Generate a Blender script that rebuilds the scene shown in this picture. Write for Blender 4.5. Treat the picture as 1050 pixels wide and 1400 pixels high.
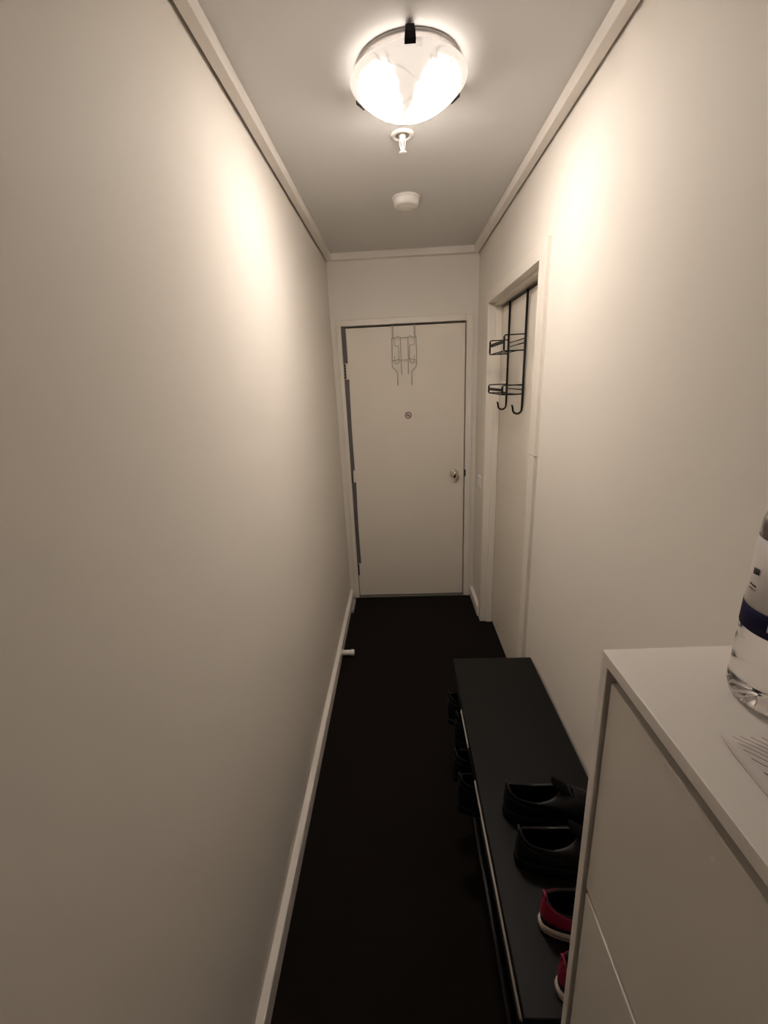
import bpy, bmesh, math
from mathutils import Vector, Matrix

scene = bpy.context.scene
for o in list(bpy.data.objects):
    bpy.data.objects.remove(o, do_unlink=True)
COL = scene.collection

# ------------------------------------------------------------------ camera
F_PX = 574.49
cam_data = bpy.data.cameras.new('camera')
cam = bpy.data.objects.new('camera', cam_data)
COL.objects.link(cam)
cam_data.sensor_fit = 'HORIZONTAL'
cam_data.sensor_width = 36.0
cam_data.lens = 36.0 * F_PX / 1050.0
cam_data.clip_start = 0.01
right = Vector((0.99857211, 0.02946808, -0.04455747))
up = Vector((0.03366286, 0.30053858, 0.95317542))
fwd = Vector((-0.04147948, 0.95331432, -0.29911746))
m = Matrix((right, up, -fwd)).transposed().to_4x4()
m.translation = Vector((0.43762, 0.0, 1.70099))
cam.matrix_world = m
scene.camera = cam

# ------------------------------------------------------------------ world and exposure
world = bpy.data.worlds.new('world')
scene.world = world
world.use_nodes = True
world.node_tree.nodes['Background'].inputs[0].default_value = (0.002, 0.002, 0.002, 1)
world.node_tree.nodes['Background'].inputs[1].default_value = 1.0
vs = scene.view_settings
vs.view_transform = 'Standard'
vs.look = 'None'
vs.gamma = 1.0
vs.use_curve_mapping = False
vs.exposure = -0.07

LAMP_TINT = (1.0, 0.895, 0.81)
SHADE_HOT = 165.0     # extra glow on the bowl's far flank, added to light the entrance door
SHADE_MID = 110.0      # rest of the bowl
SHADE_RIM = 0.74      # cream rim and veins of the glass bowl
BULB = 40.0

# ------------------------------------------------------------------ measures (metres)
W, D, HC, H = 0.9954, 3.0937, 2.4518, 2.4912
Y0 = -1.7            # the hall goes on behind the camera

# ------------------------------------------------------------------ helpers
def tag(o, label=None, cat=None, group=None, kind=None):
    if label: o['label'] = label
    if cat: o['category'] = cat
    if group: o['group'] = group
    if kind: o['kind'] = kind
    return o

def thing(name, loc, label=None, cat=None, group=None, kind=None, rz=0.0):
    o = bpy.data.objects.new(name, None)
    o.empty_display_size = 0.05
    COL.objects.link(o)
    o.location = loc
    o.rotation_euler = (0, 0, rz)
    return tag(o, label, cat, group, kind)

def obj(name, bm, mat, parent=None, smooth=False, world=True):
    """Link a bmesh as one object. Coordinates are world ones unless world=False (then local to the parent)."""
    me = bpy.data.meshes.new(name)
    bmesh.ops.recalc_face_normals(bm, faces=bm.faces[:])
    bm.to_mesh(me)
    bm.free()
    if smooth:
        for p in me.polygons:
            p.use_smooth = True
    me.materials.append(mat)
    o = bpy.data.objects.new(name, me)
    COL.objects.link(o)
    if parent is not None:
        o.parent = parent
        if world:
            off = Vector(parent.location)
            p = parent.parent
            while p is not None:
                off += Vector(p.location)
                p = p.parent
            me.transform(Matrix.Translation(-off))
    return o

def set_origin_base(o):
    """Put the origin of a one-mesh thing at the middle of its base."""
    me = o.data
    xs = [v.co.x for v in me.vertices]; ys = [v.co.y for v in me.vertices]; zs = [v.co.z for v in me.vertices]
    c = Vector(((min(xs) + max(xs)) / 2, (min(ys) + max(ys)) / 2, min(zs)))
    me.transform(Matrix.Translation(-c))
    o.location = c
    return o

def box(bm, x0, x1, y0, y1, z0, z1, bev=0.0, seg=2):
    r = bmesh.ops.create_cube(bm, size=1.0)
    for v in r['verts']:
        v.co = Vector(((x0 + x1) / 2 + v.co.x * (x1 - x0),
                       (y0 + y1) / 2 + v.co.y * (y1 - y0),
                       (z0 + z1) / 2 + v.co.z * (z1 - z0)))
    if bev > 0:
        es = list({e for v in r['verts'] for e in v.link_edges})
        bmesh.ops.bevel(bm, geom=es, offset=bev, segments=seg, affect='EDGES', profile=0.5)
    return bm

def B(x0, x1, y0, y1, z0, z1, bev=0.0, seg=2):
    return box(bmesh.new(), x0, x1, y0, y1, z0, z1, bev, seg)

def tube(bm, pts, r, n=8, closed=False, caps=True):
    pts = [Vector(p) for p in pts]
    N = len(pts)
    rad = r if isinstance(r, (list, tuple)) else [r] * N
    rings = []
    prev = None
    for i, p in enumerate(pts):
        if closed:
            t = (pts[(i + 1) % N] - pts[i - 1]).normalized()
        else:
            a = pts[max(i - 1, 0)]; b = pts[min(i + 1, N - 1)]
            t = (b - a).normalized()
        if prev is None:
            ref = Vector((0, 0, 1)) if abs(t.z) < 0.9 else Vector((1, 0, 0))
            u = t.cross(ref).normalized()
        else:
            u = (prev - t * prev.dot(t)).normalized()
        prev = u
        w = t.cross(u)
        rings.append([bm.verts.new(p + (u * math.cos(2 * math.pi * k / n) + w * math.sin(2 * math.pi * k / n)) * rad[i]) for k in range(n)])
    for i in range(N if closed else N - 1):
        a, b = rings[i], rings[(i + 1) % N]
        for k in range(n):
            bm.faces.new((a[k], a[(k + 1) % n], b[(k + 1) % n], b[k]))
    if caps and not closed:
        bm.faces.new(rings[0][::-1]); bm.faces.new(rings[-1])
    return bm

def lathe(bm, prof, c=(0, 0, 0), axis='z', n=32, cap=True):
    """prof: list of (radius, height along the axis)."""
    c = Vector(c)
    def P(r, h, a):
        x, y = r * math.cos(a), r * math.sin(a)
        if axis == 'z': return c + Vector((x, y, h))
        if axis == 'x': return c + Vector((h, x, y))
        return c + Vector((x, h, y))
    rings = []
    for r, h in prof:
        if r < 1e-6:
            rings.append([bm.verts.new(P(0, h, 0))])
        else:
            rings.append([bm.verts.new(P(r, h, 2 * math.pi * k / n)) for k in range(n)])
    for a, b in zip(rings, rings[1:]):
        for k in range(n):
            k2 = (k + 1) % n
            if len(a) == 1 and len(b) == 1: continue
            if len(a) == 1: bm.faces.new((a[0], b[k], b[k2]))
            elif len(b) == 1: bm.faces.new((a[k], a[k2], b[0]))
            else: bm.faces.new((a[k], a[k2], b[k2], b[k]))
    if cap:
        for r in (rings[0], rings[-1]):
            if len(r) > 1: bm.faces.new(r)
    return bm

def rounded(pts, r=0.01, n=4):
    """Round the corners of an open polyline."""
    pts = [Vector(p) for p in pts]
    out = [pts[0]]
    for a, b, c in zip(pts, pts[1:], pts[2:]):
        d1 = (a - b); d2 = (c - b)
        k = min(r, d1.length * 0.45, d2.length * 0.45)
        p, q = b + d1.normalized() * k, b + d2.normalized() * k
        for i in range(n + 1):
            t = i / n
            out.append(p * (1 - t) ** 2 + b * 2 * t * (1 - t) + q * t ** 2)
    out.append(pts[-1])
    return out

# ------------------------------------------------------------------ materials
def mat(name, col, rough=0.5, metal=0.0, spec=0.5, noise=None, bump=None, coat=0.0):
    """noise=(scale, amount) varies the colour a little; bump=(scale, strength, distance) gives relief."""
    mt = bpy.data.materials.new(name)
    mt.use_nodes = True
    nt = mt.node_tree
    b = nt.nodes['Principled BSDF']
    b.inputs['Base Color'].default_value = (*col, 1)
    b.inputs['Roughness'].default_value = rough
    b.inputs['Metallic'].default_value = metal
    b.inputs['Specular IOR Level'].default_value = spec
    b.inputs['Coat Weight'].default_value = coat
    tc = nt.nodes.new('ShaderNodeTexCoord')
    if noise:
        nz = nt.nodes.new('ShaderNodeTexNoise')
        nz.inputs['Scale'].default_value = noise[0]
        nz.inputs['Detail'].default_value = 4
        nt.links.new(tc.outputs['Object'], nz.inputs['Vector'])
        mx = nt.nodes.new('ShaderNodeMix'); mx.data_type = 'RGBA'
        mx.inputs[6].default_value = (*[c * (1 - noise[1]) for c in col], 1)
        mx.inputs[7].default_value = (*[min(1, c * (1 + noise[1])) for c in col], 1)
        nt.links.new(nz.outputs['Fac'], mx.inputs[0])
        nt.links.new(mx.outputs[2], b.inputs['Base Color'])
    if bump:
        n2 = nt.nodes.new('ShaderNodeTexNoise')
        n2.inputs['Scale'].default_value = bump[0]
        n2.inputs['Detail'].default_value = 3
        nt.links.new(tc.outputs['Object'], n2.inputs['Vector'])
        bp = nt.nodes.new('ShaderNodeBump')
        bp.inputs['Strength'].default_value = bump[1]
        bp.inputs['Distance'].default_value = bump[2]
        nt.links.new(n2.outputs['Fac'], bp.inputs['Height'])
        nt.links.new(bp.outputs['Normal'], b.inputs['Normal'])
    return mt

M = {}
M['wall'] = mat('wall_paint', (0.835, 0.785, 0.715), 0.6, spec=0.2, noise=(3.0, 0.015), bump=(220, 0.12, 0.0006))
M['ceiling'] = mat('ceiling_paint', (0.74, 0.725, 0.705), 0.85, spec=0.2, noise=(4.0, 0.02), bump=(260, 0.1, 0.0005))
M['trim'] = mat('trim_paint', (0.85, 0.80, 0.735), 0.38, noise=(6.0, 0.02))
M['door'] = mat('door_paint', (0.84, 0.775, 0.68), 0.5, noise=(5.0, 0.02), bump=(150, 0.06, 0.0004))
M['frame'] = mat('frame_paint', (0.84, 0.785, 0.70), 0.4, noise=(6.0, 0.02))
M['carpet'] = mat('dark_carpet', (0.013, 0.0095, 0.0075), 0.95, spec=0.1, noise=(420, 0.55), bump=(900, 0.8, 0.003))
M['seal'] = mat('grey_rubber', (0.13, 0.12, 0.115), 0.7, noise=(40, 0.1))
M['mauve'] = mat('grey_mauve_plastic', (0.46, 0.41, 0.425), 0.6, noise=(30, 0.1))
M['dark_steel'] = mat('dark_worn_steel', (0.10, 0.085, 0.07), 0.45, 0.7, noise=(120, 0.4))
M['alu'] = mat('threshold_metal', (0.22, 0.215, 0.19), 0.4, 0.8, noise=(60, 0.15))
M['chrome'] = mat('chrome', (0.72, 0.69, 0.62), 0.14, 1.0)
M['bar_steel'] = mat('satin_steel_tube', (0.66, 0.62, 0.57), 0.38, 0.25)
M['bar_dark'] = mat('dark_steel_tube', (0.06, 0.06, 0.065), 0.4, 0.8)
M['wire_white'] = mat('off_white_wire', (0.44, 0.395, 0.335), 0.35, noise=(50, 0.05))
M['wire_black'] = mat('black_wire', (0.004, 0.0038, 0.0035), 0.5, spec=0.2)
M['white_plastic'] = mat('white_plastic', (0.85, 0.82, 0.77), 0.35, noise=(20, 0.02))
M['bronze'] = mat('dark_bronze', (0.02, 0.017, 0.02), 0.3, 0.6)
M['plate'] = mat('lamp_plate_metal', (0.36, 0.33, 0.31), 0.35, 0.6)
M['black_wood'] = mat('black_lacquered_wood', (0.0045, 0.0042, 0.0038), 0.5, spec=0.22, noise=(70, 0.15), bump=(300, 0.05, 0.0004))
M['cab'] = mat('white_melamine', (0.86, 0.81, 0.755), 0.42, noise=(8, 0.015), bump=(400, 0.04, 0.0003))
M['cab_door'] = mat('white_foil_front', (0.78, 0.735, 0.67), 0.45, noise=(8, 0.015), bump=(400, 0.04, 0.0003))
M['shoe_black'] = mat('black_leather', (0.0035, 0.0035, 0.004), 0.45, spec=0.35, noise=(60, 0.3), bump=(180, 0.15, 0.001))
M['shoe_sole_black'] = mat('black_rubber', (0.003, 0.003, 0.003), 0.6, spec=0.25)
M['lining'] = mat('black_textile', (0.002, 0.002, 0.002), 0.95, spec=0.1, bump=(500, 0.3, 0.001))
M['lace'] = mat('black_lace', (0.01, 0.01, 0.011), 0.8)
M['red'] = mat('crimson_leather', (0.24, 0.007, 0.038), 0.4, noise=(50, 0.2), bump=(160, 0.2, 0.001))
M['sole_white'] = mat('off_white_rubber', (0.62, 0.55, 0.47), 0.55, noise=(60, 0.1))
M['sole_line'] = mat('worn_rubber_line', (0.26, 0.21, 0.17), 0.6, noise=(90, 0.3))
M['navy'] = mat('navy_print', (0.010, 0.008, 0.042), 0.6, spec=0.12)
M['label'] = mat('white_label_film', (0.70, 0.65, 0.62), 0.35, noise=(20, 0.02))
M['ink'] = mat('dark_ink', (0.05, 0.04, 0.035), 0.5)
M['sign_white'] = mat('sign_white', (0.62, 0.50, 0.46), 0.4)
M['sign_red'] = mat('sign_red', (0.17, 0.018, 0.022), 0.4)
M['sign_black'] = mat('sign_black', (0.05, 0.02, 0.02), 0.4)
M['led'] = mat('dark_lens', (0.02, 0.02, 0.02), 0.2)

def lamp_glass():
    mt = bpy.data.materials.new('lit_alabaster_glass')
    mt.use_nodes = True
    nt = mt.node_tree
    b = nt.nodes['Principled BSDF']
    b.inputs['Base Color'].default_value = (0.75, 0.68, 0.58, 1)
    b.inputs['Roughness'].default_value = 0.25
    tc = nt.nodes.new('ShaderNodeTexCoord')
    sep = nt.nodes.new('ShaderNodeSeparateXYZ')
    nt.links.new(tc.outputs['Object'], sep.inputs[0])
    # glow painted into the glass as emission, shaped to steer light down the hall
    nz = nt.nodes.new('ShaderNodeTexNoise')
    nz.inputs['Scale'].default_value = 9.0
    nz.inputs['Detail'].default_value = 3
    nz.inputs['Distortion'].default_value = 1.2
    nt.links.new(tc.outputs['Object'], nz.inputs['Vector'])
    def math_node(op, x, y=None):
        n = nt.nodes.new('ShaderNodeMath'); n.operation = op
        for i, v in enumerate((x, y)):
            if v is None: continue
            if isinstance(v, (int, float)): n.inputs[i].default_value = v
            else: nt.links.new(v, n.inputs[i])
        return n.outputs[0]
    def smooth(v, a, b_, lo=0.0, hi=1.0):
        n = nt.nodes.new('ShaderNodeMapRange'); n.interpolation_type = 'SMOOTHSTEP'
        n.inputs['From Min'].default_value = a; n.inputs['From Max'].default_value = b_
        n.inputs['To Min'].default_value = lo; n.inputs['To Max'].default_value = hi
        nt.links.new(v, n.inputs['Value'])
        return n.outputs[0]
    x, y, z = sep.outputs['X'], sep.outputs['Y'], sep.outputs['Z']
    rim = smooth(z, -0.040, -0.092)                       # painted glow fades towards the rim
    # marbled veins
    vein = nt.nodes.new('ShaderNodeTexNoise')
    vein.inputs['Scale'].default_value = 7.0
    vein.inputs['Detail'].default_value = 2
    vein.inputs['Distortion'].default_value = 2.2
    nt.links.new(tc.outputs['Object'], vein.inputs['Vector'])
    vfac = smooth(math_node('ABSOLUTE', math_node('SUBTRACT', vein.outputs['Fac'], 0.5)), 0.0, 0.03, 0.12, 1.0)
    # cream star between the two lamps, wide at the near rim and running to a point at the middle
    wob = math_node('MULTIPLY', math_node('SUBTRACT', nz.outputs['Fac'], 0.5), 0.05)
    xa = math_node('ABSOLUTE', math_node('ADD', math_node('ADD', x, 0.004), wob))
    reach = math_node('MULTIPLY', math_node('MAXIMUM', math_node('SUBTRACT', math_node('MULTIPLY', y, -1.0), 0.014), 0.0), 0.27)
    star = math_node('POWER', smooth(math_node('SUBTRACT', xa, reach), -0.006, 0.036), 2.6)
    side = smooth(math_node('ABSOLUTE', x), 0.148, 0.070)
    cream = math_node('MULTIPLY', math_node('MULTIPLY', smooth(y, -0.135, -0.06), star), side)
    mid = math_node('MULTIPLY', math_node('MULTIPLY', rim, cream), math_node('MULTIPLY', vfac, SHADE_MID))
    over = math_node('MULTIPLY', smooth(y, 0.0, 0.09), smooth(math_node('ABSOLUTE', x), 0.085, 0.015))  # far-flank glow, put in to throw more light at the entrance door
    hot = math_node('MULTIPLY', math_node('MULTIPLY', math_node('MULTIPLY', over, star), smooth(z, -0.034, -0.05)), SHADE_HOT)
    stn = math_node('ADD', math_node('ADD', mid, hot), math_node('MULTIPLY', smooth(vfac, 0.12, 1.0, 0.72, 1.0), SHADE_RIM))
    b.inputs['Emission Color'].default_value = (*LAMP_TINT, 1)
    nt.links.new(stn, b.inputs['Emission Strength'])
    return mt
M['lamp_glass'] = lamp_glass()

def emit(name, col, s):
    mt = bpy.data.materials.new(name); mt.use_nodes = True
    b = mt.node_tree.nodes['Principled BSDF']
    b.inputs['Base Color'].default_value = (0.8, 0.8, 0.8, 1)
    b.inputs['Emission Color'].default_value = (*col, 1)
    b.inputs['Emission Strength'].default_value = s
    return mt
M['lamp_glass_inner'] = emit('inner_glass', LAMP_TINT, 1.2)
M['bulb'] = emit('lit_bulb', LAMP_TINT, BULB)

def clear(name, tint, ior, rough=0.0):
    mt = bpy.data.materials.new(name); mt.use_nodes = True
    b = mt.node_tree.nodes['Principled BSDF']
    b.inputs['Base Color'].default_value = (*tint, 1)
    b.inputs['Roughness'].default_value = rough
    b.inputs['IOR'].default_value = ior
    b.inputs['Transmission Weight'].default_value = 1.0
    return mt
M['water'] = clear('clear_bottle_with_water', (0.93, 0.92, 0.93), 1.33)

def packet_print():
    mt = mat('printed_paper', (0.66, 0.60, 0.57), 0.6)
    nt = mt.node_tree; b = nt.nodes['Principled BSDF']
    tc = nt.nodes.new('ShaderNodeTexCoord')
    mp = nt.nodes.new('ShaderNodeMapping')
    mp.inputs['Rotation'].default_value = (0, 0, math.radians(-38))
    nt.links.new(tc.outputs['Object'], mp.inputs['Vector'])
    wv = nt.nodes.new('ShaderNodeTexWave')
    wv.wave_type = 'BANDS'; wv.bands_direction = 'X'
    wv.inputs['Scale'].default_value = 42.0
    wv.inputs['Distortion'].default_value = 17.0
    wv.inputs['Detail'].default_value = 0.0
    wv.inputs['Detail Scale'].default_value = 0.42
    nt.links.new(mp.outputs[0], wv.inputs['Vector'])
    rp = nt.nodes.new('ShaderNodeMapRange'); rp.interpolation_type = 'SMOOTHSTEP'
    rp.inputs['From Min'].default_value = 0.02; rp.inputs['From Max'].default_value = 0.11
    nt.links.new(wv.outputs['Fac'], rp.inputs['Value'])
    # the print keeps clear of the left margin
    sp = nt.nodes.new('ShaderNodeSeparateXYZ'); nt.links.new(tc.outputs['Object'], sp.inputs[0])
    mg = nt.nodes.new('ShaderNodeMath'); mg.operation = 'LESS_THAN'; mg.inputs[1].default_value = -0.047
    nt.links.new(sp.outputs['X'], mg.inputs[0])
    mxm = nt.nodes.new('ShaderNodeMath'); mxm.operation = 'MAXIMUM'
    nt.links.new(rp.outputs[0], mxm.inputs[0]); nt.links.new(mg.outputs[0], mxm.inputs[1])
    mx = nt.nodes.new('ShaderNodeMix'); mx.data_type = 'RGBA'
    mx.inputs[6].default_value = (0.17, 0.145, 0.145, 1)
    mx.inputs[7].default_value = (0.66, 0.60, 0.57, 1)
    nt.links.new(mxm.outputs[0], mx.inputs[0])
    nt.links.new(mx.outputs[2], b.inputs['Base Color'])
    return mt
M['packet'] = packet_print()

# ------------------------------------------------------------------ the setting
T = 0.12
S = 'structure'
tag(obj('floor', B(-T, W + T, Y0, D + T, -0.1, 0.0), M['carpet']), 'black-brown carpet running down the narrow hallway', kind=S)
tag(obj('ceiling', B(0.010, W - 0.009, Y0, D + T, H, H + 0.1), M['ceiling']), 'flat off-white painted hallway ceiling', kind=S)
tag(obj('wall_left', B(-T, 0, Y0, D, 0, H + 0.1), M['wall']), 'plain off-white wall on the left of the hallway', kind=S)

# right wall with the opening for the side door
DY0, DY1, DZ = 1.785, 2.695, 2.10       # clear opening of the side door
LIN = 0.014
bm = bmesh.new()
box(bm, W, W + T, Y0, DY0 - LIN, 0, H + 0.1)
box(bm, W, W + T, DY1 + LIN, D, 0, H + 0.1)
box(bm, W, W + T, DY0 - LIN, DY1 + LIN, DZ + LIN, H + 0.1)
tag(obj('wall_right', bm, M['wall']), 'off-white wall on the right, with the side door', kind=S)

# back wall with the opening for the entrance door
EX0, EX1, EZ = 0.069, 0.918, 2.060      # inner edge of the entrance frame
FX0, FX1, FZ = 0.038, 0.961, 2.104      # outer edge of the entrance frame
bm = bmesh.new()
g = 0.02
box(bm, -T, FX0 + g, D, D + T, 0, H)
box(bm, FX1 - g, W + T, D, D + T, 0, H)
box(bm, FX0 + g, FX1 - g, D, D + T, FZ - g, H)
tag(obj('wall_back', bm, M['wall']), 'off-white end wall around the entrance door', kind=S)
tag(obj('wall_rear', B(-T, W + T, Y0 - T, Y0, 0, H), M['wall']), 'off-white wall closing the hallway behind the viewer', kind=S)

BT, BH = 0.0246, 0.0747
def skirting(name, x0, x1, y0, y1, label):
    bm = B(x0, x1, y0, y1, 0, BH, 0.004, 2)
    return tag(obj(name, bm, M['trim']), label, kind=S)
skirting('baseboard_left', -0.002, BT, Y0, D - 0.001, 'white skirting board along the left wall')
skirting('baseboard_right', W - BT, W + 0.002, DY1 + 0.07, D - 0.001, 'short white skirting board between the two doors')
skirting('baseboard_right.001', W - BT, W + 0.002, Y0, 1.70, 'white skirting board behind the bench and cabinet')
bpy.data.objects['baseboard_right.001'].name = 'baseboard_right.001'

CD, GAP = 0.0401, 0.010
tag(obj('trim_1', B(GAP, CD, Y0, D - 0.001, HC, H + 0.001, 0.0015), M['trim']), 'square white cornice along the left wall', kind=S)
tag(obj('trim_2', B(W - CD, W - GAP + 0.001, Y0, D - 0.001, HC, H + 0.001, 0.0015), M['trim']), 'square white cornice along the right wall', kind=S)
tag(obj('trim_3', B(CD - 0.001, W - CD + 0.001, D - CD, D + 0.001, HC, H + 0.001, 0.0015), M['trim']), 'square white cornice above the entrance door', kind=S)

# ------------------------------------------------------------------ entrance door (door_1)
d1 = thing('door_1', (0.49, D, 0), 'plain cream entrance door with round knob at the hall end', kind=S)
PR = 0.010
fr = B(FX0, EX0, D - PR, D + 0.10, 0, FZ, 0.002)
obj('frame_jamb', fr, M['frame'], d1)
obj('frame_jamb', B(EX1, FX1, D - PR, D + 0.10, 0, FZ, 0.002), M['frame'], d1)
obj('frame_head', B(EX0, EX1, D - PR, D + 0.10, EZ, FZ, 0.002), M['frame'], d1)
# raised outer lip of the steel frame
for a in ((FX0 - 0.001, FX0 + 0.006, D - PR - 0.008, D, 0, FZ), (FX1 - 0.006, FX1 + 0.001, D - PR - 0.008, D, 0, FZ), (FX0 + 0.006, FX1 - 0.006, D - PR - 0.008, D, FZ - 0.006, FZ + 0.001)):
    obj('frame_lip', B(*a, 0.001), M['frame'], d1)
bm = bmesh.new()
box(bm, EX0, EX0 + 0.012, D + 0.055, D + 0.10, 0, EZ); box(bm, EX1 - 0.012, EX1, D + 0.055, D + 0.10, 0, EZ)
box(bm, EX0, EX1, D + 0.055, D + 0.10, EZ - 0.02, EZ)
obj('door_stop_rebate', bm, M['dark_steel'], d1)  # coloured dark so the gap around the leaf reads as shade
LX0, LX1, LZ0, LZ1 = 0.075, 0.9115, 0.016, 2.047
leaf1 = obj('leaf', B(LX0, LX1, D + 0.006, D + 0.05, LZ0, LZ1, 0.0015), M['door'], d1)
obj('threshold', B(EX0, EX1, D - 0.022, D + 0.09, 0.0, 0.013, 0.003), M['alu'], d1)
# grey rubber seal lengths between the hinges
for i, (z0, z1, xa, xb) in enumerate(((1.824, 2.055, 0.069, 0.099), (1.067, 1.716, 0.069, 0.0985), (0.306, 0.971, 0.071, 0.100))):
    bm = bmesh.new()
    n = 12
    prof = [(xa, D + 0.006), (xa + 0.002, D - 0.003), (xb - 0.002, D - 0.003), (xb, D + 0.006)]
    rings = []
    for k in range(n + 1):
        t = k / n
        bend = 0.004 * math.sin(math.pi * t) * (1 if i else 0)
        rings.append([bm.verts.new((x - bend + (0.003 * t if i else 0), y, z0 + (z1 - z0) * t)) for x, y in prof])
    for a, b in zip(rings, rings[1:]):
        for k in range(3): bm.faces.new((a[k], a[k + 1], b[k + 1], b[k]))
        bm.faces.new((a[3], a[0], b[0], b[3]))
    bm.faces.new(rings[0]); bm.faces.new(rings[-1])
    tag(obj('seal_strip', bm, M['seal'], d1), 'grey rubber seal strip on the hinge side')
for zc in (1.770, 1.019, 0.251):
    bm = bmesh.new()
    for k in range(5):
        h0 = zc - 0.05 + k * 0.02
        lathe(bm, [(0.0065, h0 + 0.0008), (0.0065, h0 + 0.0192)], (0.0775, D - 0.002, 0), 'z', 12)
    hg = obj('hinge', bm, M['dark_steel'], d1, smooth=False)
    tag(hg, 'dark worn hinge knuckles')
# knob with rose and thumb turn
kx, kz = 0.842, 1.012
kn = obj('knob', lathe(bmesh.new(), [(0.0, -0.062), (0.016, -0.062), (0.0245, -0.056), (0.0265, -0.046), (0.024, -0.036), (0.013, -0.028), (0.011, -0.010), (0.011, 0.0)], (kx, D + 0.006, kz), 'y', 28), M['chrome'], d1, smooth=True)
tag(kn, 'round chrome door knob')
obj('rose', lathe(bmesh.new(), [(0.0, -0.008), (0.022, -0.008), (0.030, -0.004), (0.032, 0.0)], (kx - 0.002, D + 0.006, kz), 'y', 28), M['chrome'], kn, smooth=True)
obj('thumb_turn', B(kx - 0.003, kx + 0.003, D - 0.066, D - 0.055, kz - 0.011, kz + 0.011, 0.002), M['dark_steel'], kn)
tag(obj('strike_plate', B(EX1 - 0.002, EX1 + 0.007, D - PR - 0.0015, D + 0.03, kz - 0.022, kz + 0.028, 0.001), M['dark_steel'], d1), 'small dark strike plate in the frame')

# ------------------------------------------------------------------ side door (door_2)
d2 = thing('door_2', (W, 2.24, 0), 'plain cream side door set back in the right wall', kind=S)
AT = 0.016
XL = 1.063                 # face of the leaf
obj('jamb', B(W - AT, W + T, DY1, DY1 + LIN, 0, DZ + LIN, 0.001), M['frame'], d2)
obj('jamb', B(W - AT, W + T, DY0 - LIN, DY0, 0, DZ + LIN, 0.001), M['frame'], d2)
obj('head_jamb', B(W - AT, W + T, DY0, DY1, DZ, DZ + LIN, 0.001), M['frame'], d2)
# stop beads
obj('stop_bead', B(1.022, XL - 0.002, DY1 - 0.010, DY1, 0, DZ, 0.001), M['frame'], d2)
obj('stop_bead', B(1.022, XL - 0.002, DY0, DY0 + 0.010, 0, DZ, 0.001), M['frame'], d2)
obj('stop_bead', B(1.022, XL - 0.002, DY0 + 0.010, DY1 - 0.010, DZ - 0.017, DZ, 0.001), M['frame'], d2)
NA0 = 1.704
obj('architrave', B(W - AT, W, NA0, DY0 - LIN + 0.001, 1.380, 2.157, 0.002), M['frame'], d2)
obj('architrave', B(W - AT + 0.0015, W, NA0 + 0.004, DY0 - LIN + 0.001, 0, 1.3775, 0.002), M['frame'], d2)
obj('architrave', B(W - AT, W, DY1 + LIN - 0.001, 2.764, 0, 2.157, 0.002), M['frame'], d2)
obj('architrave', B(W - AT, W, DY0 - LIN + 0.001, DY1 + LIN - 0.001, DZ + LIN - 0.001, 2.157, 0.002), M['frame'], d2)
obj('leaf', B(XL, XL + 0.036, DY0 + 0.002, DY1 - 0.003, 0.012, 2.067, 0.0015), M['door'], d2)
obj('caulk_bead', B(W - 0.003, W + 0.001, NA0 - 0.003, NA0 + 0.001, BH, 2.157), M['trim'], d2)

# ------------------------------------------------------------------ ceiling light
lc = Vector((0.495, 1.425, H))
cl = thing('ceiling_light', lc, 'lit round alabaster glass ceiling light with three dark clips', 'lamp')
obj('base_plate', lathe(bmesh.new(), [(0.0, 0.0), (0.139, 0.0), (0.141, -0.004), (0.137, -0.010), (0.130, -0.012), (0.128, -0.016), (0.0, -0.016)], (0, 0, 0), 'z', 48, cap=False), M['plate'], cl, True, world=False)
RB, ZR, ZA = 0.155, -0.033, -0.102
prof_o, prof_i = [], []
for k in range(15):
    t = k / 14
    r = RB * t
    z = ZA + (ZR - ZA) * (t ** 2.1)
    prof_o.append((r, z)); prof_i.append((max(r - 0.002, 0) if t > 0 else 0, z + 0.005))
prof = prof_o + [(RB + 0.0015, ZR + 0.003)] + prof_i[::-1]
sh = obj('glass_shade', lathe(bmesh.new(), prof, (0, 0, 0), 'z', 56, cap=False), M['lamp_glass'], cl, True, world=False)
sh.data.materials.append(M['lamp_glass_inner'])
for p in sh.data.polygons:
    c = p.center
    # faces of the inner profile look up towards the ceiling plate
    if p.normal.z > 0.05 or (p.normal.x * c.x + p.normal.y * c.y) < 0: p.material_index = 1
tag(sh, 'glowing cream alabaster glass bowl')
for a in (-90, 30, 150):
    bm = bmesh.new()
    ca, sa = math.cos(math.radians(a)), math.sin(math.radians(a))
    path = [(0.130, -0.007), (0.150, -0.005), (0.1605, -0.010), (0.1625, -0.023), (0.1605, -0.034), (0.153, -0.040)]
    hw = [0.009, 0.0095, 0.010, 0.012, 0.0135, 0.0135]
    rings = []
    for k, ((r, z), w) in enumerate(zip(path, hw)):
        p0, p1 = path[max(k - 1, 0)], path[min(k + 1, len(path) - 1)]
        tx, tz = p1[0] - p0[0], p1[1] - p0[1]
        L = math.hypot(tx, tz); nx, nz = -tz / L, tx / L
        ring = []
        for s, d in ((-1, 0.0018), (1, 0.0018), (1, -0.0018), (-1, -0.0018)):
            rr, zz, ww = r + nx * d, z + nz * d, s * w
            ring.append(bm.verts.new((rr * ca - ww * sa, rr * sa + ww * ca, zz)))
        rings.append(ring)
    for A, Bq in zip(rings, rings[1:]):
        for k in range(4): bm.faces.new((A[k], A[(k + 1) % 4], Bq[(k + 1) % 4], Bq[k]))
    bm.faces.new(rings[0]); bm.faces.new(rings[-1])
    tag(obj('clip', bm, M['bronze'], cl, world=False), 'dark bronze clip')
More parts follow.
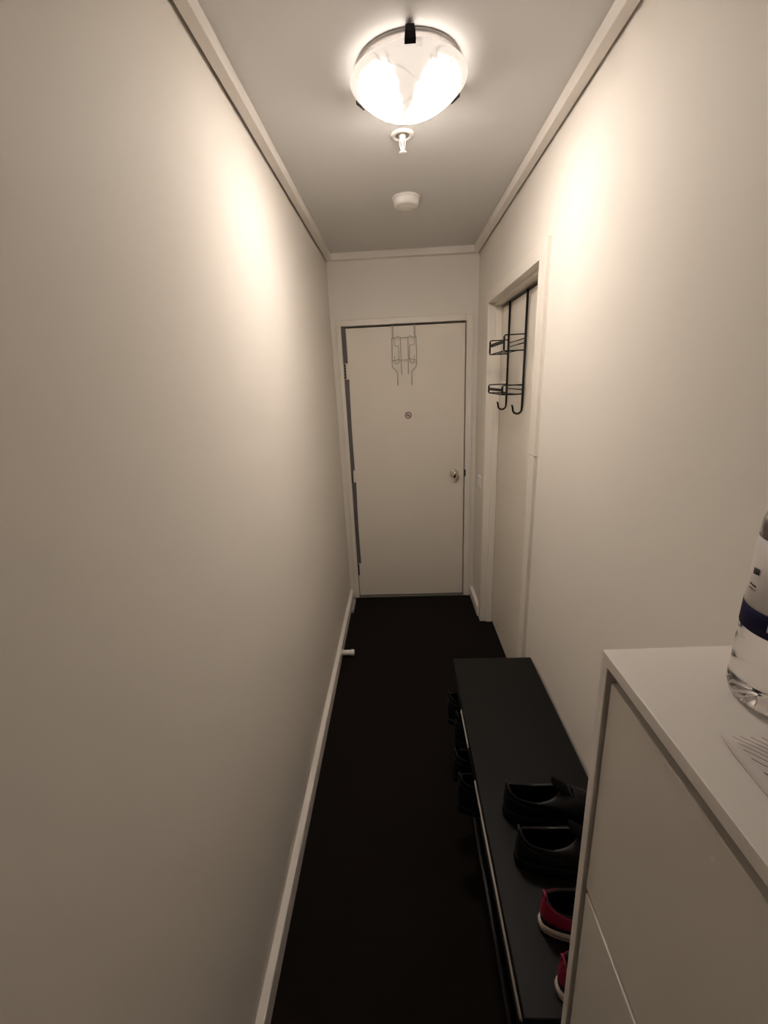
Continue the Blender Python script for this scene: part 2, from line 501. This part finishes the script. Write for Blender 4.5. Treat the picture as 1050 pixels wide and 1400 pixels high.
for s in (-1, 1):
    tilt = s * math.radians(-3)
    bb = obj('bulb', lathe(bmesh.new(), [(0.0, s * 0.012), (0.011, s * 0.015), (0.0165, s * 0.028), (0.0165, s * 0.045), (0.012, s * 0.066)], (0, -0.006 * s, -0.037), 'x', 20), M['bulb'], cl, True, world=False)
    obj('socket', lathe(bmesh.new(), [(0.014, s * 0.066), (0.018, s * 0.070), (0.018, s * 0.100), (0.0, s * 0.102)], (0, -0.006 * s, -0.036), 'x', 16), M['white_plastic'], bb, True, world=False)

# ------------------------------------------------------------------ sprinkler
sp = thing('fire_sprinkler', (0.4835, 1.743, H), 'small white fire sprinkler hanging from the ceiling beside the lamp', 'sprinkler')
obj('escutcheon', lathe(bmesh.new(), [(0.024, 0.0), (0.040, 0.0), (0.040, -0.003), (0.036, -0.006), (0.028, -0.007), (0.024, -0.004), (0.024, 0.0)], (0, 0, 0), 'z', 36, cap=False), M['white_plastic'], sp, True, world=False)
obj('cup', lathe(bmesh.new(), [(0.0, -0.001), (0.025, -0.001), (0.025, -0.003), (0.0, -0.003)], (0, 0, 0), 'z', 32, cap=False), M['plate'], sp, True, world=False)
obj('body', lathe(bmesh.new(), [(0.0115, -0.003), (0.0115, -0.012), (0.009, -0.016), (0.0045, -0.020), (0.004, -0.044), (0.0065, -0.048), (0.0, -0.049)], (0, 0, 0), 'z', 20), M['white_plastic'], sp, True, world=False)
bm = bmesh.new()
for s in (-1, 1):
    tube(bm, rounded([(s * 0.009, 0, -0.012), (s * 0.0095, 0, -0.028), (s * 0.003, 0, -0.047)], 0.006), 0.0016, 6)
obj('frame_arm', bm, M['white_plastic'], sp, True, world=False)
bm = lathe(bmesh.new(), [(0.0, -0.047), (0.012, -0.0485), (0.0145, -0.050), (0.012, -0.0515), (0.0, -0.0525)], (0, 0, 0), 'z', 20, cap=False)
obj('deflector', bm, M['white_plastic'], sp, True, world=False)

# ------------------------------------------------------------------ smoke alarm
sa_ = thing('smoke_alarm', (0.507, 2.262, H), 'round white smoke alarm on the ceiling near the entrance door', 'smoke alarm')
obj('base_ring', lathe(bmesh.new(), [(0.0, 0.0), (0.064, 0.0), (0.064, -0.006), (0.060, -0.009), (0.0, -0.009)], (0, 0, 0), 'z', 40, cap=False), M['white_plastic'], sa_, True, world=False)
obj('cover', lathe(bmesh.new(), [(0.0575, -0.008), (0.0585, -0.012), (0.057, -0.030), (0.052, -0.036), (0.036, -0.038), (0.034, -0.0368), (0.032, -0.038), (0.0, -0.0385)], (0, 0, 0), 'z', 40, cap=False), M['white_plastic'], sa_, True, world=False)
obj('indicator_light', lathe(bmesh.new(), [(0.0, -0.0395), (0.0025, -0.039), (0.003, -0.036)], (0.033, 0.026, 0), 'z', 10), M['led'], sa_, True, world=False)

# ------------------------------------------------------------------ white wire rack on the entrance door
YR = D - 0.012
r1 = thing('over_door_rack', (0.494, YR, 1.665), 'off-white wire hook rack hanging over the entrance door', 'rack')
P3 = lambda pts, y=YR: [(x, y, z) for x, z in pts]
wr = 0.0026
obj('side_wire', tube(bmesh.new(), rounded(P3([(0.419, 1.980), (0.413, 1.971), (0.411, 1.90), (0.409, 1.783), (0.444, 1.752), (0.443, 1.668)]) , 0.008), wr, 7), M['wire_white'], r1, True)
obj('side_wire', tube(bmesh.new(), rounded(P3([(0.567, 1.980), (0.577, 1.970), (0.578, 1.89), (0.578, 1.786), (0.541, 1.750), (0.541, 1.668)]), 0.008), wr, 7), M['wire_white'], r1, True)
for x in (0.419, 0.567):
    bm = B(x - 0.006, x + 0.006, YR - 0.001, YR + 0.001, 1.972, LZ1 + 0.004, 0.0004)
    box(bm, x - 0.006, x + 0.006, YR + 0.001, D + 0.05, LZ1 + 0.002, LZ1 + 0.004)
    box(bm, x - 0.006, x + 0.006, YR + 0.0005, D + 0.006, LZ1 - 0.004, LZ1 + 0.004)
    obj('hanging_strap', bm, M['wire_white'], r1)
c1 = [(0.413, 1.971), (0.441, 1.972), (0.451, 1.984), (0.462, 1.972), (0.521, 1.971), (0.536, 1.983), (0.547, 1.971), (0.577, 1.971)]
c2 = [(0.411, 1.826), (0.439, 1.826), (0.452, 1.838), (0.462, 1.828), (0.524, 1.828), (0.535, 1.839), (0.546, 1.827), (0.577, 1.827)]
for c in (c1, c2):
    obj('cross_wire', tube(bmesh.new(), rounded(P3(c, YR - 0.005), 0.008), wr, 7), M['wire_white'], r1, True)
for x0, x1 in ((0.470, 0.472), (0.521, 0.518)):
    obj('upright_wire', tube(bmesh.new(), P3([(x0, 1.971), (x0, 1.862), (x1, 1.735)]), wr, 7), M['wire_white'], r1, True)
for pts in ([(0.428, 1.970), (0.428, 1.921), (0.456, 1.920), (0.458, 1.832)], [(0.562, 1.970), (0.561, 1.921), (0.532, 1.921), (0.526, 1.832)]):
    obj('inner_wire', tube(bmesh.new(), rounded(P3(pts, YR - 0.004), 0.006), 0.0022, 7), M['wire_white'], r1, True)
for s, x0, x1 in ((1, 0.426, 0.455), (-1, 0.561, 0.532)):
    pts = [(x0, YR - 0.020, 1.852), (x0, YR - 0.012, 1.826), (x0, YR - 0.018, 1.808), ((x0 + x1) / 2, YR - 0.020, 1.803), (x1, YR - 0.008, 1.811), (x1, YR, 1.830)]
    obj('hook', tube(bmesh.new(), rounded(pts, 0.008), 0.0024, 7), M['wire_white'], r1, True)
for x in (0.443, 0.541):
    bm = bmesh.new()
    tube(bm, rounded([(x, YR, 1.690), (x, YR, 1.668), (x, YR - 0.012, 1.660), (x, YR - 0.022, 1.668), (x, YR - 0.026, 1.680)], 0.008), 0.0026, 7)
    lathe(bm, [(0.0, -0.005), (0.0035, -0.004), (0.0045, 0.0), (0.0035, 0.004), (0.0, 0.005)], (x, YR - 0.026, 1.683), 'z', 10, cap=False)
    obj('hook', bm, M['wire_white'], r1, True)

# ------------------------------------------------------------------ no smoking sticker on the entrance door
sx, sz, sy = 0.510, 1.452, D + 0.006
st = thing('no_smoking_sticker', (sx, sy, sz - 0.027), 'small round red no-smoking sticker on the entrance door', 'sticker')
obj('disc', lathe(bmesh.new(), [(0.0, -0.0008), (0.0255, -0.0008), (0.0255, 0.0)], (sx, sy, sz), 'y', 36), M['sign_white'], st)
bm = bmesh.new()
lathe(bm, [(0.0195, -0.0012), (0.0245, -0.0012), (0.0245, -0.0004), (0.0195, -0.0004), (0.0195, -0.0012)], (sx, sy, sz), 'y', 36, cap=False)
obj('ring', bm, M['sign_red'], st)
bm = bmesh.new()
box(bm, -0.0205, 0.0205, -0.0016, -0.0008, -0.0022, 0.0022)
bmesh.ops.rotate(bm, verts=bm.verts[:], cent=(0, 0, 0), matrix=Matrix.Rotation(math.radians(42), 3, 'Y'))
bmesh.ops.translate(bm, verts=bm.verts[:], vec=(sx, sy, sz))
obj('slash', bm, M['sign_red'], st)
bm = bmesh.new()
box(bm, sx - 0.014, sx + 0.008, sy - 0.0013, sy - 0.0006, sz - 0.005, sz - 0.0005)
box(bm, sx + 0.0092, sx + 0.0135, sy - 0.0013, sy - 0.0006, sz - 0.005, sz - 0.0005)
obj('cigarette', bm, M['sign_black'], st)
bm = bmesh.new()
tube(bm, [(sx + 0.011, sy - 0.001, sz + 0.001), (sx + 0.010, sy - 0.001, sz + 0.005), (sx + 0.004, sy - 0.001, sz + 0.006), (sx + 0.003, sy - 0.001, sz + 0.010)], 0.0009, 6)
obj('smoke', bm, M['sign_black'], st)

# ------------------------------------------------------------------ black wire rack on the side door
XB = 1.050
YA, YB = 2.475, 2.158          # far and near upright
r2 = thing('over_door_rack', (XB, (YA + YB) / 2, 1.515), 'black wire rack with two baskets hanging over the side door', 'rack')
K = M['wire_black']
def upright(y):
    top = 2.0685
    pts = [(XB, y, top), (XB, y, 1.545)]
    pts += [(XB - 0.0225 + 0.0225 * math.cos(a), y, 1.535 - 0.0225 * math.sin(a)) for a in [math.pi * k / 8 for k in range(1, 8)]]
    pts += [(XB - 0.046, y, 1.545), (XB - 0.050, y, 1.556)]
    n = len(pts)
    bm = bmesh.new()
    tube(bm, pts, [0.0058] * 2 + [0.005] * (n - 3) + [0.0038], 8)
    box(bm, XB - 0.0015, XL + 0.037, y - 0.006, y + 0.006, 2.0675, 2.070)
    box(bm, XB - 0.0015, XB + 0.001, y - 0.006, y + 0.006, 2.02, 2.070)
    return obj('upright', bm, K, r2, True)
upright(YA); upright(YB)
def basket(zt, zb, zband, hb, nm):
    x0 = 0.951
    root = None
    for y in (YA, YB):
        pts = rounded([(XB, y, zt), (x0, y, zt), (x0, y, zb), (XB, y, zb)], 0.008)
        o = obj(nm + '_side', tube(bmesh.new(), pts, 0.003, 7), K, r2, True)
        obj('front_post', tube(bmesh.new(), [(x0, y, zt - 0.006), (x0, y, zb + 0.006)], 0.005, 7), K, o, True)
    obj(nm + '_front_band', B(x0 - 0.0015, x0 + 0.0015, YB, YA, zband - hb, zband + hb, 0.0008), K, r2)
    obj(nm + '_front_wire', tube(bmesh.new(), [(x0, YB, zb), (x0, YA, zb)], 0.0026, 7), K, r2, True)
    for z in ((zt + zb) / 2 + 0.018, (zt + zb) / 2 - 0.002):
        obj(nm + '_back_wire', tube(bmesh.new(), [(XB, YB, z), (XB, YA, z)], 0.0024, 7), K, r2, True)
    for x in (x0 + 0.033, x0 + 0.066):
        obj(nm + '_floor_wire', tube(bmesh.new(), [(x, YB, zb), (x, YA, zb)], 0.0024, 7), K, r2, True)
basket(1.879, 1.808, 1.851, 0.0085, 'upper_basket')
basket(1.650, 1.606, 1.628, 0.007, 'lower_basket')

# ------------------------------------------------------------------ light switch between the doors
sw = thing('light_switch', (W, 2.855, 0.963), 'white double light switch plate between the two doors', 'light switch')
obj('plate', B(W - 0.018, W, 2.797, 2.913, 0.964, 1.040, 0.003), M['white_plastic'], sw)
for y in (2.828, 2.858):
    obj('rocker', B(W - 0.022, W - 0.017, y, y + 0.02, 0.986, 1.018, 0.0015), M['white_plastic'], sw)

# ------------------------------------------------------------------ things on the floor along the left wall
dsx = thing('door_stop', (0.0255, 2.292, 0.028), 'white cylindrical door stop on the left skirting board', 'door stop')
obj('flange', lathe(bmesh.new(), [(0.0, 0.0), (0.021, 0.0), (0.021, 0.005), (0.017, 0.008)], (0.0246, 2.292, 0.046), 'x', 24), M['white_plastic'], dsx, True)
obj('post', lathe(bmesh.new(), [(0.0165, 0.006), (0.0165, 0.060)], (0.0246, 2.292, 0.046), 'x', 24), M['white_plastic'], dsx, True)
obj('rubber_tip', lathe(bmesh.new(), [(0.0175, 0.056), (0.019, 0.060), (0.019, 0.076), (0.016, 0.081), (0.0, 0.082)], (0.0246, 2.292, 0.046), 'x', 24), M['white_plastic'], dsx, True)
bm = B(0.0265, 0.0445, 2.845, 3.035, 0.0, 0.020, 0.003)
box(bm, 0.0268, 0.033, 2.845, 3.035, 0.015, 0.030, 0.002)
tag(set_origin_base(obj('seal_offcut', bm, M['mauve'])), 'grey offcut of seal strip lying against the left skirting board', 'seal strip')

# ------------------------------------------------------------------ shoe bench
BX0, BX1, BY0, BY1, BZ = 0.644, 0.9685, 0.492, 1.604, 0.500
be = thing('shoe_bench', ((BX0 + BX1) / 2, (BY0 + BY1) / 2, 0), 'long black shoe bench with steel rails along the right wall', 'bench')
obj('top', B(BX0, 0.988, BY0, BY1, BZ - 0.028, BZ, 0.0025), M['black_wood'], be)
for y in (BY0 + 0.006, BY1 - 0.046):
    for x in (BX0 + 0.012, BX1 - 0.042):
        obj('leg', B(x, x + 0.03, y, y + 0.04, 0, BZ - 0.028, 0.002), M['black_wood'], be)
    for z in (0.09, 0.27, 0.43):
        obj('end_rail', B(BX0 + 0.042, BX1 - 0.042, y + 0.008, y + 0.032, z - 0.018, z + 0.018, 0.002), M['black_wood'], be)
def rail(x, z, r, m, label=None):
    o = obj('rail', tube(bmesh.new(), [(x, BY0 + 0.02, z), (x, BY1 - 0.03, z)], r, 14), m, be, True)
    if label: tag(o, label)
for y0, y1 in ((1.165, 1.345), (0.512, 1.040)):
    tag(obj('front_rail', tube(bmesh.new(), [(0.6525, y0, 0.452), (0.6525, y1, 0.452)], 0.0105, 14), M['bar_steel'], be, True), 'bright steel front rail under the bench top')
for y0, y1 in ((1.040, 1.165), (1.345, BY1 - 0.03)):  # black lengths filling the breaks in the bright front rail
    obj('rail_dark_length', tube(bmesh.new(), [(0.6545, y0, 0.452), (0.6545, y1, 0.452)], 0.0125, 14), M['shoe_sole_black'], be, True)
for x, z in ((0.674, 0.275), (0.78, 0.272), (0.90, 0.272), (0.676, 0.095), (0.78, 0.09), (0.90, 0.09)):
    rail(x, z, 0.009, M['bar_dark'])

# ------------------------------------------------------------------ shoes
def interp(tab, t):
    for (a, va), (b, vb) in zip(tab, tab[1:]):
        if t <= b:
            u = (t - a) / (b - a); u = u * u * (3 - 2 * u)
            return va + (vb - va) * u
    return tab[-1][1]
WTAB = [(0, 0.031), (0.18, 0.035), (0.38, 0.034), (0.68, 0.048), (0.86, 0.043), (1, 0.034)]
NPHI = 40
def sgnpow(v, p): return math.copysign(abs(v) ** p, v)
def outline(L, k=1.0, ex=0.0):
    pts = []
    for i in range(NPHI):
        a = 2 * math.pi * i / NPHI
        x = L / 2 - (L / 2 + ex) * math.cos(a)
        t = min(max(x / L, 0), 1)
        pts.append((x, (interp(WTAB, t) * k + ex) * sgnpow(math.sin(a), 0.72)))
    return pts
def collar(L, hc, tab):
    pts = []
    for i in range(NPHI):
        a = 2 * math.pi * i / NPHI
        c = math.cos(a)
        x = 0.285 * L - 0.255 * L * c
        y = 0.029 * sgnpow(math.sin(a), 0.8)
        z = hc + (tab * max(0, c) ** 6) + 0.018 * max(0, -c) ** 2 - 0.008 * (1 - abs(c))
        pts.append((x, y, z))
    return pts
def ring_face(bm, a, b):
    n = len(a)
    for i in range(n):
        bm.faces.new((a[i], a[(i + 1) % n], b[(i + 1) % n], b[i]))
def upper_point(o, c, z0, t):
    fx = t ** 1.75
    fz = math.sin(min(t, 1) * math.pi / 2) ** 0.85
    return Vector((o[0] + (c[0] - o[0]) * fx, o[1] + (c[1] - o[1]) * fx, z0 + (c[2] - z0) * fz))
def make_shoe(name, label, group, loc, rz, L=0.285, hc=0.088, tab=0.016, sole_h=0.030, style='black', cat='shoe'):
    t = thing(name, loc, label, cat, group, rz=rz)
    red = style == 'red'
    out = outline(L); col = collar(L, hc, tab); z0 = sole_h - 0.004
    # upper
    bm = bmesh.new(); rings = []
    for k in range(11):
        tt = k / 10
        rings.append([bm.verts.new(upper_point(o, c, z0, tt)) for o, c in zip(out, col)])
    inner = [bm.verts.new((c[0] * 0.94 + 0.285 * L * 0.06, c[1] * 0.86, c[2] - 0.003)) for c in col]
    rings.append(inner)
    for a, b in zip(rings, rings[1:]): ring_face(bm, a, b)
    obj('upper', bm, M['shoe_black'], t, True, world=False)
    # lining
    bm = bmesh.new(); rings = []
    for u in (0, 0.35, 0.7, 1.0):
        rings.append([bm.verts.new((c[0] * 0.94 + 0.285 * L * 0.06, c[1] * (0.86 + 0.1 * u), (c[2] - 0.003) * (1 - u) + (sole_h + 0.004) * u)) for c in col])
    for a, b in zip(rings, rings[1:]): ring_face(bm, a, b)
    bm.faces.new(rings[-1])
    obj('lining', bm, M['lining'], t, True, world=False)
    # sole
    bm = bmesh.new(); rings = []
    prof = [(-0.002, 0.0), (0.002, 0.004), (0.0035, sole_h * 0.55), (0.003, sole_h - 0.003), (0.0005, sole_h)]
    for ex, z in prof:
        rings.append([bm.verts.new((x, y, z + (0.010 * max(0, (x / L - 0.8) / 0.2) ** 2 if z < 0.01 else 0.004 * max(0, (x / L - 0.8) / 0.2)))) for x, y in outline(L, 1.0, ex)])
    for a, b in zip(rings, rings[1:]): ring_face(bm, a, b)
    bm.faces.new(rings[0]); bm.faces.new(rings[-1])
    so = obj('sole', bm, M['sole_white'] if red else M['shoe_sole_black'], t, True, world=False)
    if red:
        tag(so, 'off-white rubber sole')
        bm = bmesh.new(); rings = []
        for ex, z in ((0.003, sole_h * 0.50), (0.0045, sole_h * 0.53), (0.0045, sole_h * 0.66), (0.003, sole_h * 0.69)):
            rings.append([bm.verts.new((x, y, z)) for x, y in outline(L, 1.0, ex)])
        for a, b in zip(rings, rings[1:]): ring_face(bm, a, b)
        obj('sole_line', bm, M['sole_line'], so, True, world=False)
    # heel counter panel
    span = 9
    idx = [(i % NPHI) for i in range(-span, span + 1)]
    bm = bmesh.new(); grid = []
    for k in range(9):
        row = []
        for j, i in enumerate(idx):
            e = abs(j - span) / span
            tlo, thi = 0.16, (0.97 - 0.45 * e ** 1.6) if red else (0.62 - 0.2 * e)
            tt = tlo + (thi - tlo) * k / 8
            p = upper_point(out[i], col[i], z0, tt)
            d = Vector((p.x - 0.3 * L, p.y * 2.2, 0.0)).normalized()
            row.append(bm.verts.new(p + d * 0.0022))
        grid.append(row)
    for a, b in zip(grid, grid[1:]):
        for j in range(len(a) - 1): bm.faces.new((a[j], a[j + 1], b[j + 1], b[j]))
    hcn = obj('heel_panel', bm, M['red'] if red else M['shoe_black'], t, True, world=False)
    sm = hcn.modifiers.new('thick', 'SOLIDIFY'); sm.thickness = 0.002
    if red: tag(hcn, 'crimson heel panel')
    # heel pull tab
    hx, hz = col[0][0], col[0][2]
    obj('pull_tab', tube(bmesh.new(), rounded([(hx - 0.003, -0.006, hz - 0.018), (hx - 0.004, -0.006, hz + 0.012), (hx - 0.004, 0.006, hz + 0.012), (hx - 0.003, 0.006, hz - 0.018)], 0.005), 0.0028, 6), M['red'] if red else M['lace'], t, True, world=False)
    # tongue
    fx = col[NPHI // 2][0]; fz = col[NPHI // 2][2]
    bm = bmesh.new(); rows = []
    for k in range(7):
        u = k / 6
        x = fx + 0.045 - 0.062 * u; z = fz - 0.014 + 0.034 * u ** 1.2
        rows.append([bm.verts.new((x - 0.006 * (1 - (v / 2) ** 2), v * (0.0085 + 0.0015 * u), z + 0.010 * (1 - (v / 2) ** 2))) for v in (-2, -1, 0, 1, 2)])
    for a, b in zip(rows, rows[1:]):
        for j in range(4): bm.faces.new((a[j], a[j + 1], b[j + 1], b[j]))
    tg = obj('tongue', bm, M['lining'], t, True, world=False)
    sm = tg.modifiers.new('thick', 'SOLIDIFY'); sm.thickness = 0.006
    # laces
    for k in range(5):
        u = k / 4
        x = fx + 0.008 + 0.060 * u; z = fz + 0.004 - 0.026 * u ** 1.2
        w = 0.021 - 0.003 * u
        obj('lace', tube(bmesh.new(), rounded([(x + 0.004, -w, z - 0.008), (x, -w * 0.5, z + 0.002), (x - 0.002, 0, z + 0.004), (x, w * 0.5, z + 0.002), (x + 0.004, w, z - 0.008)], 0.006, 3), 0.0026, 6), M['lace'], t, True, world=False)
    return t

R = math.radians
make_shoe('sneaker', 'black lace-up shoe on the bench, farther of the black pair', 'black shoes on the bench', (0.700, 0.900, BZ), R(-5), L=0.275, hc=0.092, sole_h=0.032)
make_shoe('sneaker', 'black lace-up shoe on the bench, nearer of the black pair, beside the red shoe', 'black shoes on the bench', (0.700, 0.776, BZ), R(-3), L=0.275, hc=0.092, sole_h=0.032)
make_shoe('sneaker', 'crimson and black sneaker with off-white sole next to the black shoes', 'crimson sneakers on the bench', (0.720, 0.640, BZ), R(0), L=0.27, hc=0.084, tab=0.014, sole_h=0.026, style='red')
make_shoe('sneaker', 'crimson and black sneaker nearest the white cabinet, mostly hidden', 'crimson sneakers on the bench', (0.720, 0.531, BZ), R(2.5), L=0.27, hc=0.084, tab=0.014, sole_h=0.026, style='red')
# under the bench, heels towards the hall
gB = 'black boots under the bench'
make_shoe('ankle_boot', 'black ankle boot under the far end of the bench', gB, (0.606, 1.462, 0.284), R(0), hc=0.136, tab=0.012, cat='boot')
make_shoe('ankle_boot', 'second black ankle boot from the far end of the bench', gB, (0.622, 1.350, 0.284), R(0), hc=0.136, tab=0.012, cat='boot')
make_shoe('ankle_boot', 'black ankle boot under the middle of the bench, farther of that pair', gB, (0.596, 1.190, 0.284), R(0), hc=0.118, tab=0.012, cat='boot')
make_shoe('ankle_boot', 'black ankle boot under the middle of the bench, nearer of that pair', gB, (0.596, 1.078, 0.284), R(0), hc=0.136, tab=0.012, cat='boot')

# ------------------------------------------------------------------ white shoe cabinet
CX0, CX1, CY0, CY1, CZ = 0.695, 0.944, -0.01, 0.482, 1.350
cb = thing('shoe_cabinet', ((CX0 + CX1) / 2, (CY0 + CY1) / 2, 0), 'tall white shoe cabinet with tilt-out fronts near the viewer', 'cabinet')
pt = 0.0165
obj('top', B(CX0, 0.986, CY0, CY1, CZ - pt, CZ, 0.0012), M['cab'], cb)
obj('side_panel', B(CX0, CX1, CY1 - pt, CY1, 0, CZ - pt, 0.0012), M['cab'], cb)
obj('side_panel', B(CX0, CX1, CY0, CY0 + pt, 0, CZ - pt, 0.0012), M['cab'], cb)
obj('back_panel', B(CX1 - 0.006, CX1, CY0 + pt, CY1 - pt, 0.05, CZ - pt), M['cab'], cb)
for z in (0.925, 0.527, 0.125):
    obj('shelf', B(CX0 + 0.045, CX1 - 0.006, CY0 + pt, CY1 - pt, z - 0.008, z + 0.008), M['cab'], cb)
obj('plinth', B(CX0 + 0.03, CX0 + 0.046, CY0 + pt, CY1 - pt, 0, 0.10), M['cab'], cb)
fr_z = ((0.9285, 1.3135, 0.005), (0.528, 0.9215, 0.0035), (0.13, 0.5215, 0.0035))
for z0, z1, dx in fr_z:
    dr = obj('tilt_front', B(CX0 + dx, CX0 + dx + 0.016, CY0 + pt + 0.004, CY1 - pt - 0.004 - (0.004 if z0 < 0.9 else 0), z0, z1, 0.0014), M['cab_door'], cb)
    obj('grip_rail', B(CX0 + dx + 0.016, CX0 + dx + 0.026, CY0 + pt + 0.01, CY1 - pt - 0.01, z1 - 0.03, z1 - 0.004), M['cab_door'], dr)

# it leans a little towards the hall
LEAN = 0.015
cb.rotation_euler = (0, -LEAN, 0)
cb.location.x += CZ * LEAN + 0.001
cb.location.z += 0.002
CZ += 0.0015

# ------------------------------------------------------------------ bottle on the cabinet
bx, by, bR = 0.8345, 0.386, 0.0435
bt = thing('water_bottle', (bx, by, CZ), 'clear plastic bottle with white and navy label on the cabinet', 'bottle')
prof = [(0.0, 0.006), (0.014, 0.004), (0.030, 0.0005), (0.036, 0.0008), (0.0405, 0.005), (0.0430, 0.014), (0.0430, 0.022), (0.0415, 0.026), (0.0430, 0.030), (0.0430, 0.066), (0.0418, 0.070), (0.0418, 0.073), (0.0430, 0.077),
        (0.0430, 0.084), (0.0425, 0.086), (0.0425, 0.186), (0.0430, 0.190), (0.0425, 0.200), (0.039, 0.214), (0.030, 0.230), (0.018, 0.245), (0.0145, 0.252), (0.0145, 0.268), (0.0, 0.268)]
bb_ = obj('bottle_body', lathe(bmesh.new(), prof, (0, 0, 0), 'z', 56, cap=False), M['water'], bt, True, world=False)
bm = bmesh.new()
for k in range(5):
    a = 2 * math.pi * k / 5 + 0.3
    tube(bm, [(0.012 * math.cos(a), 0.012 * math.sin(a), 0.0075), (0.028 * math.cos(a), 0.028 * math.sin(a), 0.0065), (0.036 * math.cos(a), 0.036 * math.sin(a), 0.010)], [0.003, 0.005, 0.003], 8)
obj('base_lobes', bm, M['water'], bb_, True, world=False)
def band(r, z0, z1, mt, nm, a0=0, a1=2 * math.pi, n=56, parent=None):
    bm = bmesh.new(); full = a1 - a0 > 6.28
    A, Bq = [], []
    for k in range(n if full else n + 1):
        a = a0 + (a1 - a0) * k / n
        A.append(bm.verts.new((r * math.cos(a), r * math.sin(a), z0)))
        Bq.append(bm.verts.new((r * math.cos(a), r * math.sin(a), z1)))
    for k in range(n):
        k2 = (k + 1) % len(A)
        bm.faces.new((A[k], A[k2], Bq[k2], Bq[k]))
    o = obj(nm, bm, mt, parent or bt, True, world=False)
    s = o.modifiers.new('thick', 'SOLIDIFY'); s.thickness = 0.0003
    return o
lb = band(0.0433, 0.0875, 0.184, M['label'], 'paper_label')
tag(lb, 'white wrap-around label')
band(0.0437, 0.0870, 0.1115, M['navy'], 'navy_band', parent=lb)
# small illegible print near the left edge of the label
cam_a = math.atan2(0.0 - by, 0.4376 - bx)       # direction towards the viewer
def mark(da, z, w, h, mt=None):
    a = cam_a + da
    band(0.0439, z, z + h, mt or M['ink'], 'print', a, a + w, 4, parent=lb)
for k in range(3): mark(-1.10 + k * 0.075, 0.146 + 0.0005 * k, 0.055, 0.0065)
for k in range(3): mark(-1.12 + k * 0.085, 0.1335, 0.05, 0.0018)
for k in range(3): mark(-1.12 + k * 0.085, 0.1295, 0.055, 0.0014)
for k in range(3): mark(-0.42 + k * 0.10, 0.095, 0.06, 0.0085, M['label'])
obj('cap', lathe(bmesh.new(), [(0.0, 0.281), (0.0155, 0.281), (0.0165, 0.279), (0.0165, 0.262), (0.0152, 0.262)], (0, 0, 0), 'z', 28, cap=False), M['white_plastic'], bt, True, world=False)

# ------------------------------------------------------------------ printed packet on the cabinet
px, py = 0.7955, 0.268
bm = bmesh.new()
NX, NY = 10, 10
hw, hh = 0.058, 0.066
grid = []
for i in range(NX + 1):
    row = []
    for j in range(NY + 1):
        u, v = -1 + 2 * i / NX, -1 + 2 * j / NY
        edge = (1 - u ** 4) * (1 - v ** 4)
        curl = 0.004 * max(0, (-u + v - 1.5)) ** 2 * 4
        row.append((u * hw, v * hh, 0.0012 + 0.0035 * edge + curl))
    grid.append(row)
top = [[bm.verts.new(p) for p in r] for r in grid]
bot = [[bm.verts.new((p[0], p[1], max(0.0002, p[2] - 0.0015 - 0.003 * (1 - (p[0] / hw) ** 4) * (1 - (p[1] / hh) ** 4)))) for p in r] for r in grid]
for i in range(NX):
    for j in range(NY):
        bm.faces.new((top[i][j], top[i + 1][j], top[i + 1][j + 1], top[i][j + 1]))
        bm.faces.new((bot[i][j + 1], bot[i + 1][j + 1], bot[i + 1][j], bot[i][j]))
for i in range(NX):
    for j in (0, NY):
        bm.faces.new((top[i][j], top[i + 1][j], bot[i + 1][j], bot[i][j]))
for j in range(NY):
    for i in (0, NX):
        bm.faces.new((top[i][j], top[i][j + 1], bot[i][j + 1], bot[i][j]))
pk = obj('paper_packet', bm, M['packet'], None, True)
pk.location = (px, py, CZ)
pk.rotation_euler = (0, 0, R(-4))
tag(pk, 'white paper packet with wavy grey lines in front of the bottle', 'packet')
